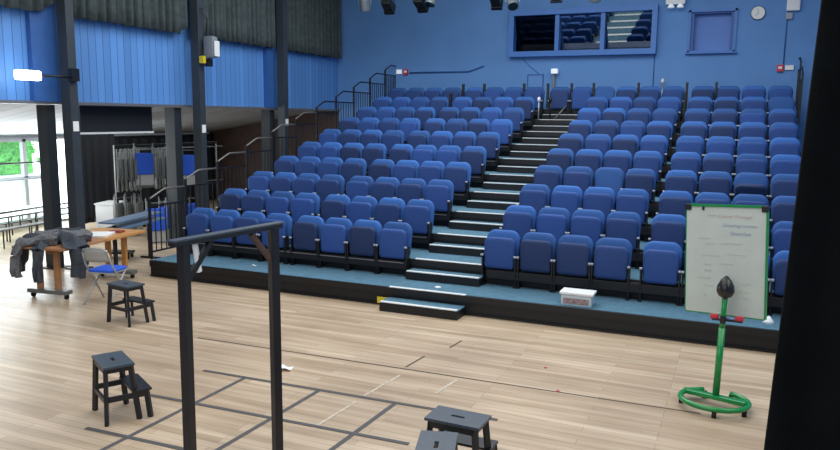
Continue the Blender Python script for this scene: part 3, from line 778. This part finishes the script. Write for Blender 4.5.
# ------------------------------------------------------------------ folding chairs
def folding_chair():
    t = thing('folding_chair', 'grey steel folding chair with bright blue seat pad beside the table', 'chair')
    for s in (-1, 1):
        MB().tube([(s*.21, .22, 0), (s*.2, -.16, .56), (s*.19, -.22, .73)], .012, 8).build('leg', M['chair_grey'], t)
        MB().tube([(s*.19, -.26, 0), (s*.18, .19, .44)], .012, 8).build('leg', M['chair_grey'], t)
    b = MB(); b.tube([(-.19, -.22, .72), (-.17, -.228, .76), (-.1, -.235, .785), (.1, -.235, .785), (.17, -.228, .76), (.19, -.22, .72)], .012, 8)
    b.build('frame', M['chair_grey'], t); MB().tube([(-.2, .19, .06), (.2, .19, .06)], .009, 8).build('foot_bar', M['chair_grey'], t)
    b = MB(); b.grid(lambda u, v: Vector(((u-.5)*.37, -.19-.03*math.sin(PI*u)-.035*v, .6+.17*v)), 10, 4); o = b.build('back_panel', M['chair_grey'], t)
    md = o.modifiers.new('s', 'SOLIDIFY'); md.thickness = .012
    b = MB(); b.pad(.38, .38, .06, .04, .035, .012, M4=Matrix.Translation((0, -.14, .455)) @ Matrix.Rotation(R(-90), 4, 'X')); b.build('seat_pad', M['chair_blue'], t)
    MB().box((0, .05, .43), (.37, .37, .02), bev=.005).build('seat_frame', M['chair_grey'], t)
    return t
fc = folding_chair(); fc.location = (-5.84, -2.32, 0); fc.rotation_euler = (0, 0, R(12))

def folded_chair(padm='chair_blue'):
    t = thing('folded_chair', '', 'chair', group='folded chairs in the side aisle')
    b = MB()
    b.tube([(-.19, 0, 0), (-.19, 0, .82), (-.15, 0, .9), (.15, 0, .9), (.19, 0, .82), (.19, 0, 0)], .013, 6)
    b.tube([(-.17, .035, .06), (-.17, .035, .7)], .011, 6); b.tube([(.17, .035, .06), (.17, .035, .7)], .011, 6)
    b.tube([(-.19, 0, .1), (.19, 0, .1)], .009, 6); b.build('frame', M['frame_grey'], t)
    MB().pad(.37, .46, .06, .04, .035, .012, M4=Matrix.Translation((0, -.03, .2))).build('seat_pad', M[padm], t)
    MB().box((0, -.012, .775), (.36, .014, .22), bev=.004).build('back_panel', M['chair_grey'], t)
    return t
fo = folded_chair(); fk = kids(fo)
fg = folded_chair('frame_grey'); fgk = kids(fg); fg_used = [False]
def hang(x, y, z, rz, lab, first=[True]):
    if 'grey folded' in lab:
        o = fg if not fg_used[0] else copy_tree(fg, ch=fgk); fg_used[0] = True
    elif first[0]: o = fo; first[0] = False
    else: o = copy_tree(fo, ch=fk)
    o.location = (x, y, z+.9); o.rotation_euler = (0, R(180), rz); o['label'] = lab; return o
# rack
def rack(x, y, L, rz, lab):
    t = thing('chair_trolley', lab, 'trolley', (x, y, 0), rz)
    for yy in (-L/2, L/2):
        MB().box((0, yy, 1.0), (.05, .05, 1.84)).build('upright', M['black'], t)
        MB().box((0, yy, .1), (.6, .06, .05)).build('foot', M['black'], t)
        for xx in (-.27, .27): MB().cyl((xx, yy-.02, .04), (xx, yy+.02, .04), .04, 12).build('castor', M['rubber'], t)
    MB().box((0, 0, 1.9), (.05, L, .05)).build('top_rail', M['black'], t)
    MB().box((0, 0, .12), (.05, L, .05)).build('base_rail', M['black'], t)
    for zz in (1.82, 1.0): MB().tube([(.2, -L/2, zz), (.2, L/2, zz)], .012, 6).build('hanging_bar', M['frame_grey'], t)
rack(-9.95, 2.72, 1.4, R(-10), 'black wheeled trolley of hanging folded chairs, left one')
rack(-9.95, 4.3, 1.5, R(-10), 'black wheeled trolley of hanging folded chairs, right one')
VA = math.atan2(12, 12)
va = R(45)  # face the hall
hang(-9.6, 2.36, 1.06, va, 'folded chair hanging face-on with bright blue pad below the black screen')
hang(-9.4, 3.5, .98, va, 'folded chair hanging face-on, blue pad half hidden behind the dark column')
names_ = ['black door drape', 'face-on blue chair']
i = 0
for (x, y, n, dx, dy, z, what) in [(-9.95, 1.95, 6, .03, .09, .95, 'left of the face-on blue chair'), (-9.75, 2.85, 9, .02, .085, .95, 'between the two face-on blue chairs')]:
    for q in range(n):
        hang(x+dx*q, y+dy*q, z-.0, R(135+random.uniform(-7, 7)), 'grey folded chair hanging edge-on %s, %s from left' % (what, words[q]))
for q in range(3):
    hang(-9.9+.1*q, 1.95+.15*q, .02, R(100+8*q), 'grey folded chair standing low under the hanging ones, %s from left' % words[q])
for q in range(4):
    hang(-8.6+.02*q, 1.6+.34*q, .02, R(48), 'folded blue chair propped behind the first guard rail, %s from left' % words[q])
# fuzzy grey stacked frames: tall metal stacking frames
t = thing('coat_rail', 'thin black freestanding rail in front of the side windows', 'rail', (-11.6, .6, 0))
MB().tube([(0, -1.6, 1.55), (0, 1.15, 1.55)], .018, 8).build('top_bar', M['black'], t)
for yy in (-.7, 1.1): MB().tube([(0, yy, .02), (0, yy, 1.55)], .014, 8).build('upright', M['black'], t)
# benches at far left
for x, y, l in ((-11.9, 1.35, 'long grey metal bench frame by the window wall'), (-11.2, .75, 'long grey metal bench frame nearest the hall')):
    t = thing('bench_frame', l, 'bench', (x, y, 0), R(8))
    MB().box((0, 0, .56), (.34, 2.2, .035), bev=.006).build('top', M['frame_grey'], t)
    MB().box((.3, 0, .36), (.2, 2.2, .025), bev=.004).build('seat_slat', M['frame_grey'], t)
    for yy in (-1.0, -.35, .35, 1.0):
        MB().tube([(-.14, yy, 0), (-.14, yy, .55)], .014, 6).build('leg', M['black'], t); MB().tube([(.36, yy, 0), (.36, yy, .36), (.14, yy, .36), (.14, yy, .55)], .014, 6).build('leg', M['black'], t)
t = thing('bright_floor_block', 'low white block standing in for a bright patch of floor', 'cabinet', (-10.7, 2.45, 0), R(20))  # white block stands in for a brighter area of the floor
MB().box((0, 0, .3), (.4, .62, .6), bev=.01).build('body', M['white_wall'], t); MB().box((0, 0, .62), (.44, .66, .03), bev=.006).build('top', M['paper'], t)
t = thing('loose_trolley', 'black castor trolley base on the floor behind the pine table', 'trolley', (-8.1, .1, 0), .4)
MB().box((0, 0, .11), (.5, .24, .04), bev=.01).build('deck', M['plastic_black'], t)
for xx in (-.2, .2):
    for yy in (-.09, .09): MB().cyl((xx-.015, yy, .045), (xx+.015, yy, .045), .045, 12).build('castor', M['rubber'], t)

# ------------------------------------------------------------------ table with clothes
tb = thing('trestle_table', 'long wooden table on castored pedestals with coats on it', 'table', (-6.82, -1.8, 0), R(8))
MB().box((0, -.45, .735), (.86, .9, .035), bev=.005).build('table_top', M['red_wood'], tb)
MB().box((0, .45, .735), (.86, .9, .04), bev=.005).build('table_top', M['pine'], tb)
for yy in (-.72, .72):
    for xx in (-.15, .15): MB().box((xx, yy, .39), (.075, .055, .66), bev=.004).build('leg', M['red_wood'] if yy < 0 else M['pine'], tb)
    MB().box((0, yy, .1), (.66, .14, .06), bev=.02).build('foot', M['frame_grey'], tb)
    for xx in (-.28, .28): MB().cyl((xx-.015, yy, .035), (xx+.015, yy, .035), .036, 12).build('castor', M['rubber'], tb)
MB().box((0, 0, .67), (.1, 1.4, .09)).build('stretcher', M['red_wood'], tb)
# coats: sheets that lie on the top and fall over the edges
rzt = R(8); cr_, sr_ = math.cos(rzt), math.sin(rzt)
def tw(x, y, z): return Vector((-6.82+x*cr_-y*sr_, -1.8+x*sr_+y*cr_, z))
def coat(name, path, width, thick, m, lab, seed, amp=.03):
    """path: list of (x,y,z) in table space; a rumpled tube-like garment strip of varying width"""
    rr = random.Random(seed); ph = [rr.uniform(0, 6) for _ in range(6)]
    P = [tw(*p) for p in path]; n = len(P)
    def at(s):
        f = s*(n-1); i = min(int(f), n-2); q = f-i
        q = q*q*(3-2*q); return P[i].lerp(P[i+1], q)
    def wd(s): return width*(.72+.28*math.sin(PI*min(1, s*1.1+.05))+.1*math.sin(9*s+ph[0]))
    NU, NV = 44, 26
    def f(u, v):
        c = at(u); c2 = at(min(1, u+.02)); c1_ = at(max(0, u-.02)); tdir = (c2-c1_).normalized()
        upv = Vector((0, 0, 1)); 
        side = tdir.cross(upv)
        if side.length < .3: side = Vector((1, .15, 0))
        side.normalize(); nrm = side.cross(tdir).normalized()
        a = 2*PI*v
        r1 = wd(u)/2*(1+.1*math.sin(3*a+ph[1]+6*u)); r2 = thick*(1+.35*math.sin(5*a+ph[2]+9*u)+.3*math.sin(17*u+ph[3]))
        off = side*math.cos(a)*r1+nrm*(math.sin(a)*r2+amp*math.sin(11*u+4*math.cos(a)+ph[4]))
        p = c+off
        q = Vector((p.x+6.82, p.y+1.8, 0)); lx = q.x*cr_+q.y*sr_; ly = -q.x*sr_+q.y*cr_
        if abs(lx) < .44 and abs(ly) < .91 and c.z > .7 and p.z < .757: p.z = .757
        return p
    b = MB(); b.grid(f, NU, NV)
    bmesh.ops.remove_doubles(b.bm, verts=b.bm.verts, dist=.001)
    o = b.build(name, m); return tag(o, lab, 'coat', 'coats heaped on the table')
coat('coat', [(.1, -.55, .82), (-.15, -.62, .83), (-.35, -.7, .8), (-.43, -.72, .68), (-.45, -.74, .5), (-.44, -.76, .36)], .2, .045, M['cloth_dark'], 'dark coat sleeve hanging over the left end of the table', 1)
coat('coat', [(.15, -.7, .82), (-.1, -.8, .83), (-.27, -.88, .8), (-.32, -.96, .62), (-.3, -.97, .42), (-.29, -.97, .33)], .18, .04, M['cloth_mid'], 'mid grey coat hanging off the front left corner of the table', 2)
coat('coat', [(-.2, -.3, .84), (.12, -.45, .86), (.34, -.6, .82), (.5, -.72, .72), (.54, -.74, .52), (.53, -.74, .34)], .34, .045, M['cloth_dark'], 'dark grey coat hanging over the right side of the table', 3)
coat('coat', [(-.3, -.55, .84), (.0, -.5, .86), (.2, -.35, .85), (.36, -.25, .82)], .3, .05, M['cloth_mid'], 'grey coat bundled on top of the table', 4)
coat('coat', [(0, -.4, .83), (.02, -.8, .81), (.05, -.96, .72), (.06, -.98, .5), (.06, -.96, .28)], .16, .035, M['cloth_dark'], 'dark trouser leg hanging down the front of the table', 5)
coat('coat', [(-.35, -.35, .83), (-.1, -.2, .85), (.1, -.1, .83)], .22, .045, M['cloth_dark'], 'dark jacket crumpled behind the grey bundle on the table', 6)
tag(MB().box(tw(.12, .2, .772), (.34, .42, .03), rot=(0, 0, .5), bev=.005).build('paper_stack', M['paper']), 'white papers lying on the table beyond the coats', 'papers')
tag(MB().box(tw(.16, .55, .77), (.2, .14, .035), rot=(0, 0, .3), bev=.006).build('red_book', mat('dull red cover', (140, 62, 52), .5)), 'dull red book on the pine end of the table', 'book')
# blue grey slabs (folded tabletops) propped behind the table
t = thing('folded_table', 'blue-grey folding table with two leaves behind the pine table end', 'table', (-7.55, -.1, 0), R(6))
MB().box((0, 0, .8), (.34, 1.25, .028), rot=(R(2), 0, 0), bev=.005).build('leaf', M['slab_blue'], t)
MB().box((.07, .05, .7), (.34, 1.2, .028), rot=(R(2), 0, 0), bev=.005).build('leaf', M['slab_blue'], t)
for yy in (-.45, .45):
    MB().box((0, yy, .36), (.05, .05, .72)).build('leg', M['plastic_black'], t)
    MB().box((0, yy, .015), (.4, .05, .03)).build('foot', M['plastic_black'], t)

# ------------------------------------------------------------------ light
w = bpy.data.worlds.new('world'); bpy.context.scene.world = w; w.use_nodes = True
bg = w.node_tree.nodes['Background']; bg.inputs[0].default_value = (.86, .94, 1, 1); bg.inputs[1].default_value = 5
def area(name, loc, rot, sx, sy, power, col=(1, 1, 1)):
    l = bpy.data.lights.new(name, 'AREA'); l.shape = 'RECTANGLE'; l.size = sx; l.size_y = sy; l.energy = power; l.color = col
    o = bpy.data.objects.new(name, l); C.objects.link(o); o.location = loc; o.rotation_euler = rot; return o
area('stage_ceiling_light', (-2, -6.5, 6.7), (0, 0, 0), 9, 8, 450, (1, .98, .95))
area('seating_ceiling_light', (-1.6, 1.8, 6.7), (0, 0, 0), 9, 7, 760, (.92, .96, 1))
area('stage_side_daylight', (4.4, -7.4+3.2, 4.6), (R(0), R(62), 0), 3, 4, 120, (.95, .98, 1))
area('stage_front_fill', (-.5, -13, 4.6), (R(82), 0, 0), 10, 3.5, 240, (.97, .98, 1))  # unseen fill added behind the camera, lifts seat fronts and rear wall
area('side_aisle_fill', (-10.3, 2.6, 2.2), (0, R(10), 0), 1.5, 8, 42, (.95, .98, 1))  # unseen fill added under the sloping ceiling to brighten the chair racks
area('window_daylight', (XF+.35, .9, 1.5), (0, R(-90), 0), 1.6, 5, 260, (.92, .97, 1))
sc = bpy.context.scene
sc.view_settings.view_transform = 'Standard'; sc.view_settings.look = 'None'; sc.view_settings.exposure = 0
sc.cycles.max_bounces = 8
sc.cycles.use_denoising = True
